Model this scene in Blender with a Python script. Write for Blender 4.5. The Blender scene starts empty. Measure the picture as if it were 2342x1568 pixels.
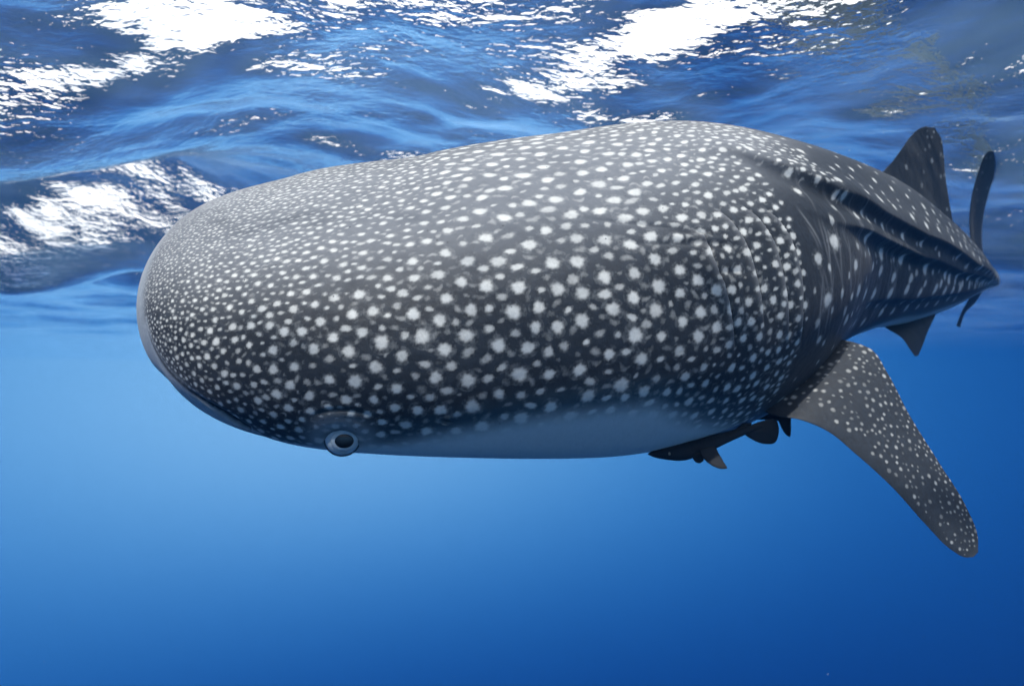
import bpy, math
import numpy as np

# ------------------------------------------------------------------ camera, world, sun
scene = bpy.context.scene
PITCH = math.radians(3.5)
SURF_Z = 1.66                     # height of the sea surface above the camera

cam_data = bpy.data.cameras.new("camera")
cam_data.sensor_width = 36.0
cam_data.lens = 18.0 * 1395.0 / 1171.0
cam_data.clip_start = 0.02
cam_data.clip_end = 500.0
cam_data.dof.use_dof = True
cam_data.dof.focus_distance = 1.45
cam_data.dof.aperture_fstop = 2.6
cam = bpy.data.objects.new("camera", cam_data)
cam.location = (0, 0, 0)
cam.rotation_euler = (math.radians(90) + PITCH, 0, 0)
scene.collection.objects.link(cam)
scene.camera = cam

SUN_ELEV = math.radians(51)
SUN_AZ = math.radians(-160)       # measured from +Y towards +X: behind the camera, a little left
world = bpy.data.worlds.new("World")
scene.world = world
world.use_nodes = True
wt = world.node_tree
wt.nodes.clear()
sky = wt.nodes.new("ShaderNodeTexSky")
sky.sky_type = 'NISHITA'
sky.sun_disc = False
sky.sun_elevation = SUN_ELEV
sky.sun_rotation = SUN_AZ
sky.air_density = 1.0
sky.dust_density = 5.0
sky.ozone_density = 1.0
bg = wt.nodes.new("ShaderNodeBackground")
bg.inputs[1].default_value = 0.13
wo = wt.nodes.new("ShaderNodeOutputWorld")
# white cloud added so the sky through the surface turns bright white
tc = wt.nodes.new("ShaderNodeTexCoord")
cn = wt.nodes.new("ShaderNodeTexNoise")
cn.inputs["Scale"].default_value = 2.2
cn.inputs["Detail"].default_value = 5.0
cn.inputs["Roughness"].default_value = 0.55
wt.links.new(tc.outputs["Generated"], cn.inputs["Vector"])
cr = wt.nodes.new("ShaderNodeMapRange")
cr.inputs["From Min"].default_value = 0.25
cr.inputs["From Max"].default_value = 0.50
wt.links.new(cn.outputs["Fac"], cr.inputs["Value"])
cm = wt.nodes.new("ShaderNodeMix")
cm.data_type = 'RGBA'
wt.links.new(cr.outputs[0], cm.inputs[0])
wt.links.new(sky.outputs[0], cm.inputs[6])
cm.inputs[7].default_value = (10.5, 10.7, 10.9, 1.0)
wt.links.new(cm.outputs[2], bg.inputs[0])
wt.links.new(bg.outputs[0], wo.inputs[0])

sun_data = bpy.data.lights.new("sun", 'SUN')
sun_data.energy = 2.7
sun_data.angle = math.radians(1.5)
sun_data.color = (1.0, 0.965, 0.90)
sun = bpy.data.objects.new("sun", sun_data)
sun.rotation_euler = (math.pi / 2 - SUN_ELEV, 0, -SUN_AZ + math.pi)
scene.collection.objects.link(sun)

vs = scene.view_settings
vs.view_transform = 'Standard'
vs.look = 'None'
vs.exposure = 0.9
vs.gamma = 1.0
vs.use_curve_mapping = False
scene.render.engine = 'CYCLES'
cy = scene.cycles
cy.use_denoising = True
cy.max_bounces = 8
cy.diffuse_bounces = 3
cy.glossy_bounces = 4
cy.transparent_max_bounces = 12
cy.volume_bounces = 1
cy.sample_clamp_indirect = 6.0

# ------------------------------------------------------------------ helpers
def node(nt, kind, **kw):
    n = nt.nodes.new(kind)
    for k, v in kw.items():
        setattr(n, k, v)
    return n

def new_mat(name):
    m = bpy.data.materials.new(name)
    m.use_nodes = True
    m.node_tree.nodes.clear()
    return m, m.node_tree

def math_n(nt, op, a, b=None, clamp=False):
    n = node(nt, "ShaderNodeMath", operation=op)
    n.use_clamp = clamp
    for i, v in enumerate((a, b)):
        if v is None:
            continue
        if isinstance(v, (int, float)):
            n.inputs[i].default_value = v
        else:
            nt.links.new(v, n.inputs[i])
    return n.outputs[0]

def mix_rgb(nt, f, a, b, blend='MIX'):
    n = node(nt, "ShaderNodeMix", data_type='RGBA', blend_type=blend)
    for sock, v in ((n.inputs[0], f), (n.inputs[6], a), (n.inputs[7], b)):
        if isinstance(v, (int, float)):
            sock.default_value = v
        elif isinstance(v, tuple):
            sock.default_value = (*v, 1.0)
        else:
            nt.links.new(v, sock)
    return n.outputs[2]

def grid_faces(n, m, wrap):
    i = np.arange(n - 1)[:, None]
    j = np.arange(m if wrap else m - 1)[None, :]
    j2 = (j + 1) % m
    a = i * m + j
    return np.stack([a, i * m + j2, (i + 1) * m + j2, (i + 1) * m + j], -1).reshape(-1, 4)

def mesh_from(name, V, Fq, Ft=None):
    me = bpy.data.meshes.new(name)
    V = np.asarray(V, np.float32)
    Fq = np.asarray(Fq, np.int32).reshape(-1, 4)
    nt_ = 0 if Ft is None else len(Ft)
    loops = Fq.ravel() if not nt_ else np.concatenate([Fq.ravel(), np.asarray(Ft, np.int32).ravel()])
    me.vertices.add(len(V))
    me.vertices.foreach_set("co", V.ravel())
    me.loops.add(len(loops))
    me.loops.foreach_set("vertex_index", loops.astype(np.int32))
    me.polygons.add(len(Fq) + nt_)
    st = np.arange(len(Fq)) * 4
    if nt_:
        st = np.concatenate([st, len(Fq) * 4 + np.arange(nt_) * 3])
    me.polygons.foreach_set("loop_start", st.astype(np.int32))
    me.update(calc_edges=True)
    me.shade_smooth()
    return me

def link(name, me, mat=None, parent=None):
    o = bpy.data.objects.new(name, me)
    scene.collection.objects.link(o)
    if mat is not None:
        me.materials.append(mat)
    if parent is not None:
        o.parent = parent
    return o

def attr(me, name, vals):
    a = me.attributes.new(name, 'FLOAT', 'POINT')
    a.data.foreach_set("value", np.asarray(vals, np.float32).ravel())

def smooth(x, a, b):
    t = np.clip((x - a) / (b - a), 0, 1)
    return t * t * (3 - 2 * t)

# ------------------------------------------------------------------ sea surface seen from below
rng = np.random.default_rng(11)

# swell and chop: (kx, ky, cosine height mm, sine height mm) of each wave train
WAVES = np.array([-21.913,4.836,0.3,-0.1,21.891,-2.733,-0.5,-0.2,-5.937,20.860,-0.0,-0.7,7.841,19.828,-0.2,-0.2,6.199,20.025,-0.4,0.3,2.937,20.398,-0.2,-0.9,
 19.722,4.640,0.2,-0.5,3.052,19.683,0.5,0.9,10.630,16.445,-0.1,0.3,-15.520,-11.390,0.0,0.3,-2.824,18.714,1.2,-0.7,4.312,18.100,0.1,0.6,
 3.393,17.975,0.3,0.4,7.710,16.247,0.2,-0.5,11.387,13.524,1.2,0.5,4.455,16.800,-0.2,0.3,-5.369,16.222,1.1,1.4,2.647,16.589,-0.0,-0.3,
 -9.799,13.294,0.1,0.5,2.145,16.094,0.6,0.2,-0.257,15.960,0.6,-1.0,-13.414,8.143,0.5,-0.3,-5.457,14.430,-0.0,-0.8,4.988,14.323,-0.4,0.3,
 1.804,14.801,0.4,-0.7,-5.143,13.727,1.1,-0.6,-13.820,4.085,-0.8,-0.0,2.520,13.942,-0.0,-0.5,2.240,13.747,-0.2,-1.0,-8.447,10.778,0.4,-0.2,
 7.467,11.202,0.2,-1.4,2.545,12.988,1.5,-0.7,-7.188,10.845,-1.0,0.4,-4.803,11.856,-0.4,0.2,-0.763,12.552,-1.4,-0.4,-5.316,11.162,-0.2,1.6,
 11.594,-3.649,0.7,1.4,-7.489,9.311,-0.1,0.6,6.982,9.447,0.2,-1.7,10.327,5.170,-1.1,1.6,-2.070,11.164,1.0,1.1,-5.002,9.979,-1.1,-0.5,
 3.190,10.500,0.7,-1.3,7.064,8.154,0.5,1.4,-0.184,10.605,-0.2,-0.4,0.365,10.421,1.2,-0.5,-8.231,6.110,-0.9,1.3,-4.794,8.865,-0.3,-1.0,
 -1.270,9.826,0.2,0.4,-6.548,7.211,0.2,-0.5,1.301,9.487,-1.2,0.2,5.425,7.694,2.5,-2.6,-3.496,8.570,-1.4,-0.7,-3.429,8.428,-1.1,1.6,
 1.270,8.855,-2.1,-2.5,4.363,7.635,0.3,-0.7,-1.309,8.546,0.1,2.0,8.470,-0.707,-1.1,-0.2,-3.693,7.496,-2.3,-2.4,-2.630,7.783,-0.2,-0.2,
 7.149,3.757,2.2,1.4,-0.323,7.933,3.7,-1.0,4.658,6.264,0.7,1.0,-3.694,6.726,2.1,0.1,7.360,1.659,1.0,1.1,4.228,6.094,-0.5,-1.1,
 -3.306,6.499,1.2,-0.1,-4.975,5.162,0.4,2.5,6.979,0.980,-0.0,-1.3,2.247,6.554,3.2,3.3,-1.470,6.651,-4.3,-1.4,2.633,6.157,2.5,-2.5,
 -5.727,3.247,0.4,0.2,4.598,4.555,-1.4,2.7,-1.482,6.188,5.3,2.4,4.008,4.803,2.1,2.0,-4.939,3.664,0.3,1.9,0.087,6.045,-0.0,0.4,
 1.453,5.764,5.0,-1.2,5.309,2.443,2.5,1.0,-5.159,2.527,0.7,2.3,-2.704,4.958,1.0,-3.8,-2.661,4.873,-2.9,-2.8,-3.739,3.977,-4.6,-3.0,
 -1.232,5.223,1.6,0.3,2.170,4.809,0.2,-0.2,2.625,4.473,3.0,3.5,2.581,4.398,3.5,2.9,-3.954,3.082,3.3,-4.8,4.061,2.792,3.1,1.2,
 1.867,4.471,-0.3,-0.5,1.007,4.656,-0.7,-2.7,-0.695,4.631,-2.5,4.3,-1.714,4.273,0.6,-2.2,3.335,3.060,-1.5,-4.6,4.057,1.828,4.0,2.7,
 0.013,4.374,-3.1,-1.9,-3.100,2.981,1.6,-1.5,-2.035,3.706,-4.2,-2.1,-0.592,4.114,2.9,-6.4,0.853,3.996,-0.1,4.7,-0.776,3.942,1.3,-7.1,
 0.635,3.898,-1.6,3.9,-2.003,3.326,1.2,6.7,1.920,3.300,-4.0,-4.0,-0.334,3.738,2.1,2.6,0.271,3.679,-3.2,0.4,-1.279,3.394,-6.4,-4.2,
 -0.529,3.526,3.5,2.4,-3.480,-0.421,-2.1,-3.7,-2.889,1.880,-5.2,5.5,-2.838,1.852,-2.7,7.8,3.252,0.721,-5.1,-1.0,0.733,3.192,-6.7,4.3,
 1.265,2.961,0.1,-12.2,-1.095,2.970,8.4,0.3,3.106,0.184,1.6,2.4,-2.149,2.177,9.3,2.0,-1.955,2.285,10.7,-1.7,2.248,1.921,-12.5,3.4,
 1.757,2.316,-0.6,2.7,1.448,2.464,3.0,3.2,-0.081,2.808,-2.7,-6.2,-1.139,2.516,-5.5,-1.3,-2.654,0.573,-0.1,-0.3,0.349,2.647,9.5,13.9,
 -1.279,2.292,-4.4,1.7,-0.265,2.566,-8.0,-4.3,-2.333,0.996,2.6,0.3,-1.178,2.198,3.2,1.9,-1.932,1.509,0.2,5.5,1.580,1.820,5.9,-5.3,
 0.301,2.350,18.0,-14.0,1.197,1.998,2.9,-4.2,-1.925,1.241,-2.2,-0.8,-0.951,2.041,-7.5,-8.1,0.445,2.168,-20.2,-14.0,0.643,2.079,-13.0,18.7,
 -0.676,2.030,-10.3,13.2,0.944,1.880,11.7,-5.9,1.197,1.686,0.9,0.8,-0.638,1.930,5.0,21.5,-1.994,-0.125,16.4,32.6,0.319,1.939,-30.4,6.5,
 0.696,1.802,22.2,4.2,1.331,1.354,-14.2,-9.4,1.445,1.182,-12.9,24.7,-0.626,1.725,33.2,-1.2,-0.965,1.525,27.0,14.3,-0.011,1.774,-38.5,-15.4,
 -0.382,1.702,7.9,-42.2,-0.132,1.709,-37.7,-24.4,-0.155,1.678,-40.9,-22.1,1.405,0.878,40.8,13.8,0.487,1.554,30.7,-11.5,-0.118,1.597,-49.9,10.4,
 0.782,1.367,-11.9,-1.9,0.481,1.471,22.2,-25.5,0.787,1.303,-9.1,2.6,0.328,1.460,43.1,-7.1], float).reshape(-1, 4)

def wave_height(x, y):
    z = np.zeros_like(x)
    for kx, ky, a, b in WAVES:
        ph = kx * x + ky * y
        z += 0.00093 * (a * np.cos(ph) + b * np.sin(ph))
    r = np.random.default_rng(8)
    for k in range(34):                              # short chop riding on it
        lam = 0.16 * (2.6 ** (k / 33))
        th = math.radians(88) + r.normal(0, 0.6)
        ph = 2 * math.pi / lam * (math.cos(th) * x + math.sin(th) * y) + r.random() * 6.283
        z += 0.011 * lam / (2 * math.pi) * (np.cos(ph) + 0.2 * np.cos(2 * ph))
    return z

SURF_R = 58.0
nr, na = 620, 1100
g = np.concatenate([np.linspace(0.0, 1.0, 26)[:-1], np.geomspace(1.0, SURF_R, nr - 25)])
ang = np.linspace(0, 2 * math.pi, na, endpoint=False)
gx = g[:, None] * np.sin(ang)[None]
gy = g[:, None] * np.cos(ang)[None]
gz = wave_height(gx, gy)
gz *= 1 - (smooth(g, 5, SURF_R) ** 0.42)[:, None] * 0.985
gz[0, :] = gz[0, 0]
SV = np.stack([gx, gy, gz + SURF_Z], -1).reshape(-1, 3)
me = mesh_from("water_surface", SV, grid_faces(nr, na, True)[:, ::-1][:, [1, 0, 3, 2]])
m, nt = new_mat("sea_surface")
geo = node(nt, "ShaderNodeNewGeometry")
def noise(scale, detail=2.0, rough=0.5, vec=None, distort=0.0):
    n = node(nt, "ShaderNodeTexNoise")
    n.inputs["Scale"].default_value = scale
    n.inputs["Detail"].default_value = detail
    n.inputs["Roughness"].default_value = rough
    n.inputs["Distortion"].default_value = distort
    nt.links.new(vec if vec is not None else geo.outputs["Position"], n.inputs["Vector"])
    return n.outputs["Fac"]
mp = node(nt, "ShaderNodeMapping")
mp.inputs["Rotation"].default_value = (0, 0, math.radians(-8))
mp.inputs["Scale"].default_value = (0.55, 1.0, 1.0)
nt.links.new(geo.outputs["Position"], mp.inputs["Vector"])
h1 = noise(9.0, 2.0, 0.5, mp.outputs[0], 0.6)
h2 = noise(30.0, 2.0, 0.5, mp.outputs[0], 0.4)
h3 = noise(1.1, 2.0, 0.5)
ln = node(nt, "ShaderNodeVectorMath", operation='LENGTH')
nt.links.new(geo.outputs["Position"], ln.inputs[0])
mr_ = node(nt, "ShaderNodeMapRange")
mr_.interpolation_type = 'SMOOTHSTEP'
mr_.inputs["From Min"].default_value = 6.0
mr_.inputs["From Max"].default_value = 46.0
mr_.inputs["To Min"].default_value = 1.0
mr_.inputs["To Max"].default_value = 0.0
nt.links.new(ln.outputs["Value"], mr_.inputs["Value"])
near_fade = mr_.outputs[0]  # fades ripples and pale veil with distance from the camera
gust = math_n(nt, 'MULTIPLY', math_n(nt, 'SUBTRACT', h3, 0.36), 3.2, clamp=True)
hh = math_n(nt, 'ADD', math_n(nt, 'MULTIPLY', h1, 0.015), math_n(nt, 'MULTIPLY', h2, 0.0075))
hh = math_n(nt, 'MULTIPLY', hh, math_n(nt, 'ADD', math_n(nt, 'MULTIPLY', gust, 0.9), 0.35))
hh = math_n(nt, 'MULTIPLY', hh, near_fade)
bump = node(nt, "ShaderNodeBump")
bump.inputs["Strength"].default_value = 1.0
bump.inputs["Distance"].default_value = 1.0
nt.links.new(hh, bump.inputs["Height"])
fr = node(nt, "ShaderNodeFresnel")
fr.inputs["IOR"].default_value = 1.333
nt.links.new(bump.outputs[0], fr.inputs["Normal"])
tr = node(nt, "ShaderNodeBsdfTransparent")
gl = node(nt, "ShaderNodeBsdfAnisotropic")
gl.inputs["Roughness"].default_value = 0.06
gl.inputs["Color"].default_value = (0.93, 0.97, 1.0, 1)
nt.links.new(bump.outputs[0], gl.inputs["Normal"])
mx = node(nt, "ShaderNodeMixShader")
nt.links.new(fr.outputs[0], mx.inputs[0])
nt.links.new(tr.outputs[0], mx.inputs[1])
nt.links.new(gl.outputs[0], mx.inputs[2])
# pale glow mixed into the surface as a painted veil of haze
tl = node(nt, "ShaderNodeBsdfTranslucent")
tl.inputs["Color"].default_value = (0.40, 0.66, 0.92, 1)
nt.links.new(bump.outputs[0], tl.inputs["Normal"])
mx2 = node(nt, "ShaderNodeMixShader")
cloudy = noise(0.9, 3.0, 0.6, mp.outputs[0], 1.0)
nt.links.new(math_n(nt, 'MULTIPLY', math_n(nt, 'MULTIPLY', math_n(nt, 'MAXIMUM', math_n(nt, 'SUBTRACT', cloudy, 0.2), 0.08), 0.15), near_fade), mx2.inputs[0])
nt.links.new(mx.outputs[0], mx2.inputs[1])
nt.links.new(tl.outputs[0], mx2.inputs[2])
out = node(nt, "ShaderNodeOutputMaterial")
nt.links.new(mx2.outputs[0], out.inputs[0])
o = link("water_surface", me, m)
o["kind"] = "structure"

# ------------------------------------------------------------------ the open water round and below (a bowl that glows with scattered daylight)
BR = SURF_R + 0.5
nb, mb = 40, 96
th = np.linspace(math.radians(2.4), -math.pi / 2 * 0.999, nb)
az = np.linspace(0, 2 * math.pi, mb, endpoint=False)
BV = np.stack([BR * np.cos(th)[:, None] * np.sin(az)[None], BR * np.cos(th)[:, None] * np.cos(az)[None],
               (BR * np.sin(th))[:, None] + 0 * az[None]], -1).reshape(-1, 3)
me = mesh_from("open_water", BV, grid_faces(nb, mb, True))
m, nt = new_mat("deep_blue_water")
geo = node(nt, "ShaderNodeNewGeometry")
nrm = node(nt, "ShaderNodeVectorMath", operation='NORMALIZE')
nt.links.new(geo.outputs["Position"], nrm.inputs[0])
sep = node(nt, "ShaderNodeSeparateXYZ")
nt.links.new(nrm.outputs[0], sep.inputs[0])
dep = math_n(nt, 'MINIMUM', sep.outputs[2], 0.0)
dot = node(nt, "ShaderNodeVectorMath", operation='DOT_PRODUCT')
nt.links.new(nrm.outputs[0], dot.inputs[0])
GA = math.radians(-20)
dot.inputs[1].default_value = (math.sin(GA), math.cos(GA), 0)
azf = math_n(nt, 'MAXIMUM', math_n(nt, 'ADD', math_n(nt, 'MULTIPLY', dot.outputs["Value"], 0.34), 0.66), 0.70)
# glow added behind the camera, sun side, to light the shark's belly and flank
belly_fill = math_n(nt, 'POWER', math_n(nt, 'MAXIMUM', math_n(nt, 'MULTIPLY', dot.outputs["Value"], -1.0), 0.0), 1.5)
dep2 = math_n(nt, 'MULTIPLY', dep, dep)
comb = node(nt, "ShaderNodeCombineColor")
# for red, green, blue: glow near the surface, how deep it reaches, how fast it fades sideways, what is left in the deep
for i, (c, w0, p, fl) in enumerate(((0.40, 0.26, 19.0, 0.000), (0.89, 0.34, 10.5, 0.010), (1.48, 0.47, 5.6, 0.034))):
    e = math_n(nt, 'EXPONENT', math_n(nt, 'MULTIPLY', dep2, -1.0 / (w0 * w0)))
    w = math_n(nt, 'ADD', math_n(nt, 'POWER', azf, p), math_n(nt, 'MULTIPLY', belly_fill, 0.5))
    e2 = math_n(nt, 'MULTIPLY', math_n(nt, 'EXPONENT', math_n(nt, 'MULTIPLY', dep2, -1.4)), math_n(nt, 'MULTIPLY', belly_fill, (0.34, 0.68, 0.88)[i]))
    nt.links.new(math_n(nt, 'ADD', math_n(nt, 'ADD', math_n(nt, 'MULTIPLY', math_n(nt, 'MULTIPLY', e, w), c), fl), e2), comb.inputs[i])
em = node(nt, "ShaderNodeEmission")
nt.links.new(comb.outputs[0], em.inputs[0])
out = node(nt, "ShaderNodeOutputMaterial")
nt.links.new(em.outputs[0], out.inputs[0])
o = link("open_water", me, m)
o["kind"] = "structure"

# ------------------------------------------------------------------ the clouding of the water itself
hx = SURF_R * 0.70
def box_mesh(name, lo, hi):
    V = [(x, y, z) for x in (lo[0], hi[0]) for y in (lo[1], hi[1]) for z in (lo[2], hi[2])]
    Q = [(0, 1, 3, 2), (4, 6, 7, 5), (0, 4, 5, 1), (2, 3, 7, 6), (0, 2, 6, 4), (1, 5, 7, 3)]
    return mesh_from(name, V, Q)
me = box_mesh("haze", (-BR - 1, -BR - 1, -BR - 1), (BR + 1, BR + 1, SURF_Z + 0.45))
m, nt = new_mat("clouded_water")
pv = node(nt, "ShaderNodeVolumePrincipled")
pv.inputs["Color"].default_value = (0.009, 0.060, 0.16, 1)
pv.inputs["Density"].default_value = 0.024
pv.inputs["Anisotropy"].default_value = 0.0
out = node(nt, "ShaderNodeOutputMaterial")
nt.links.new(pv.outputs[0], out.inputs["Volume"])
o = link("haze", me, m)
o["kind"] = "stuff"
o["label"] = "faint blue clouding of the sea water round the shark"

# ------------------------------------------------------------------ whale shark: body as stations along a curved spine
F = 1395.0
FWv = np.array([0, math.cos(PITCH), math.sin(PITCH)])
UPv = np.array([0, -math.sin(PITCH), math.cos(PITCH)])
RTv = np.array([1.0, 0, 0])
def P3(px, py, d):
    """a measured direction and distance -> a point in metres"""
    px, py, d = map(lambda v: np.atleast_1d(np.asarray(v, float)), (px, py, d))
    return d[:, None] * FWv + ((px - 1171) / F * d)[:, None] * RTv + ((784 - py) / F * d)[:, None] * UPv

def hermite(t, T, V):
    T = np.asarray(T, float); V = np.asarray(V, float)
    one = V.ndim == 1
    if one:
        V = V[:, None]
    h = np.diff(T); dl = np.diff(V, axis=0) / h[:, None]
    mm = np.zeros_like(V)
    mm[1:-1] = (dl[:-1] * h[1:, None] + dl[1:] * h[:-1, None]) / (h[:-1] + h[1:])[:, None]
    mm[0] = dl[0]; mm[-1] = dl[-1]
    t = np.asarray(t, float)
    i = np.clip(np.searchsorted(T, t, side='right') - 1, 0, len(T) - 2)
    x = ((t - T[i]) / h[i])[:, None]; H = h[i][:, None]
    r = (2*x**3-3*x**2+1)*V[i]+(x**3-2*x**2+x)*H*mm[i]+(-2*x**3+3*x**2)*V[i+1]+(x**3-x**2)*H*mm[i+1]
    return r[:, 0] if one else r

CS = np.array([[364.43, 775.41, 1.86, 0.2085, 0.019, 0.066, 50.0], [510.34, 710.0, 1.8, 0.3306, 0.2603, 0.0537, 50.0],
 [686.69, 678.22, 1.75, 0.4599, 0.2694, 0.1859, 50.0], [1005.53, 690.78, 1.8, 0.5051, 0.3813, 0.2744, 48.0],
 [1297.58, 675.41, 1.98, 0.5642, 0.4677, 0.4047, 44.0], [1543.2, 646.07, 2.25, 0.5734, 0.5462, 0.4514, 40.0],
 [1733.26, 618.58, 2.6, 0.4493, 0.5298, 0.3225, 36.0], [1901.33, 590.85, 3.0, 0.4132, 0.4379, 0.3275, 31.0],
 [2003.03, 590.68, 3.4, 0.3968, 0.355, 0.3611, 27.0], [2104.41, 609.94, 3.78, 0.315, 0.264, 0.279, 22.0],
 [2190.06, 629.22, 4.15, 0.181, 0.160, 0.155, 16.0], [2244.55, 639.86, 4.45, 0.087, 0.093, 0.070, 12.0],
 [2264.22, 645.83, 4.70, 0.045, 0.048, 0.046, 10.0]])
C3 = P3(CS[:, 0], CS[:, 1], CS[:, 2])
LS = np.r_[0, np.cumsum(np.linalg.norm(np.diff(C3, axis=0), axis=1))]
LEN = LS[-1]
S_FINE = np.linspace(0, 1, 1200) ** 1.3 * LEN
_P = hermite(S_FINE, LS, C3)
_T = np.gradient(_P, S_FINE, axis=0)
_T /= np.linalg.norm(_T, axis=1)[:, None]

def spine(s):
    P = np.stack([np.interp(s, S_FINE, _P[:, k]) for k in range(3)], -1)
    T = np.stack([np.interp(s, S_FINE, _T[:, k]) for k in range(3)], -1)
    T /= np.linalg.norm(T, axis=1)[:, None]
    par = hermite(s, LS, CS[:, 3:])
    U = np.array([0, 0, 1.0]) - T * T[:, 2:3]
    U /= np.linalg.norm(U, axis=1)[:, None]
    Sd = np.cross(T, U)
    r = np.radians(par[:, 3])[:, None]
    return P, T, np.cos(r) * Sd - np.sin(r) * U, np.cos(r) * U + np.sin(r) * Sd, par

def body_points(s, phi):
    """points for arrays s, phi (radians) of the same length"""
    P, T, Ln, Nn, par = spine(s)
    k = np.clip(s / 0.42, 0, 1); w = (1 - (1 - k) ** 2.4) ** (1 / 2.4)
    k2 = np.clip(s / 0.16, 0, 1); hg = (1 - (1 - k2) ** 2.2) ** (1 / 2.2)
    c, sn = np.cos(phi), np.sin(phi)
    cc = np.sign(c) * abs(c) ** 0.9; ss = np.sign(sn) * abs(sn) ** 0.9
    b = np.where(sn > 0, par[:, 1], par[:, 2]) * hg
    return P + (par[:, 0] * w * cc)[:, None] * Ln + (b * ss)[:, None] * Nn

# sampling of the skin: fine where it is near and facing, coarser elsewhere
sA = np.concatenate([LEN * 0 + np.linspace(0, 1, 30)[:-1] ** 1.6 * 0.05, np.arange(0.05, 1.95, 0.0030), np.arange(1.95, 3.0, 0.0046), np.arange(3.0, LEN, 0.010), [LEN]])
pA = np.radians(np.concatenate([np.linspace(-42, 128, 610), np.linspace(128, 318, 100)[1:-1]]))
n, mm_ = len(sA), len(pA)
SS = np.repeat(sA, mm_); PP = np.tile(pA, n)
X = body_points(SS, PP).reshape(n, mm_, 3)
deg = np.degrees(pA)[None, :] + 0 * sA[:, None]
deg = np.where(deg > 180, deg - 360, deg)
SG = sA[:, None] + 0 * pA[None, :]

# unit normals of the smooth body
du = np.gradient(X, axis=0)
dv = np.roll(X, -1, 1) - np.roll(X, 1, 1)
NR = np.cross(du, dv)
NR /= (np.linalg.norm(NR, axis=2, keepdims=True) + 1e-12)
cen = spine(sA)[0][:, None]
if ((NR * (X - cen)).sum(-1)[200:900] > 0).mean() < 0.5:
    NR = -NR
NR[0] = -_T[0]

disp = np.zeros((n, mm_)); tone = np.zeros((n, mm_)); spot = np.zeros((n, mm_)); groove = np.zeros((n, mm_)); pale = np.zeros((n, mm_))

# three keels along each flank
R1 = ([1.15, 1.5, 1.68, 1.76, 1.96, 2.32, 2.87, 3.94, 5.5, 7], [98, 93, 86, 77, 62, 48, 33, 15, 5, 0])
R2 = ([1.66, 1.88, 2.28, 2.89, 3.76, 5.5, 7], [66, 52, 39, 22, 8, -2, -6])
R3 = ([1.95, 2.3, 3.11, 3.9, 5.5, 7], [24, 12, -3, -9, -14, -16])
radius = 0.5 * (np.interp(sA, LS, CS[:, 3]) + np.interp(sA, LS, CS[:, 4]))[:, None]
for (rs, rp), s0, s1, amp, wd in ((R1, 1.30, 2.2, 0.034, 0.10), (R2, 1.68, 2.4, 0.030, 0.075), (R3, 2.1, 2.8, 0.012, 0.07)):
    c = np.interp(sA, rs, rp)[:, None]
    for sign in (1, -1):
        dd = (deg - c) if sign > 0 else ((180 - deg) - c)
        dd = (dd + 180) % 360 - 180
        a = np.radians(dd) * radius                       # metres above the keel line
        prof = np.where(a > 0, np.exp(-(a / (wd * 0.9)) ** 2), np.exp(-(a / (wd * 0.22)) ** 2))
        und = np.exp(-((a + wd * 0.55) / (wd * 0.4)) ** 2)
        sc = smooth(sA, s0, s1)[:, None] * np.clip(radius / 0.42, 0.2, 1)
        sc = sc * (1 - 0.85 * smooth(c, 80, 94))
        if sign < 0:
            sc = sc * smooth(sA, 2.4, 3.3)[:, None]
        disp += sc * (amp * prof - 0.35 * amp * und)

Xf = X.copy()
def near_line(pts, width, lo=None, hi=None):
    """distance of skin points to a line drawn on the skin, and position along it 0..1; pts = [(s, deg)]"""
    pts = np.array(pts, float)
    t = np.r_[0, np.cumsum(np.hypot(np.diff(pts[:, 0]), np.diff(pts[:, 1]) * 0.008))]
    q = np.linspace(0, t[-1], 60)
    ps = hermite(q, t, pts[:, 0]); pd = hermite(q, t, pts[:, 1])
    L = body_points(ps, np.radians(pd))
    i0 = np.searchsorted(sA, ps.min() - width * 2 - 0.02); i1 = np.searchsorted(sA, ps.max() + width * 2 + 0.02)
    i0 = max(i0, 0)
    cols = np.where((np.degrees(pA) > pd.min() - 12) & (np.degrees(pA) < pd.max() + 12))[0]
    j0, j1 = cols.min(), cols.max() + 1
    sub = Xf[i0:i1, j0:j1]
    best = np.full(sub.shape[:2], 1e9); along = np.zeros(sub.shape[:2]); side = np.zeros(sub.shape[:2])
    tang = np.gradient(L, axis=0)
    for k in range(len(L) - 1):
        a, b = L[k], L[k + 1]
        ab = b - a; l2 = ab @ ab + 1e-12
        u = np.clip(((sub - a) @ ab) / l2, 0, 1)
        v = sub - a - u[..., None] * ab
        d2 = (v ** 2).sum(-1)
        ok = d2 < best
        best = np.where(ok, d2, best); along = np.where(ok, (k + u) / (len(L) - 1), along)
        sgn = np.sign(sub[..., 0] * 0 + (np.repeat(sA[i0:i1][:, None], j1 - j0, 1) - (ps[k] + u * (ps[k+1] - ps[k]))))
        side = np.where(ok, sgn, side)
    return (slice(i0, i1), slice(j0, j1)), np.sqrt(best), along, side

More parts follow.
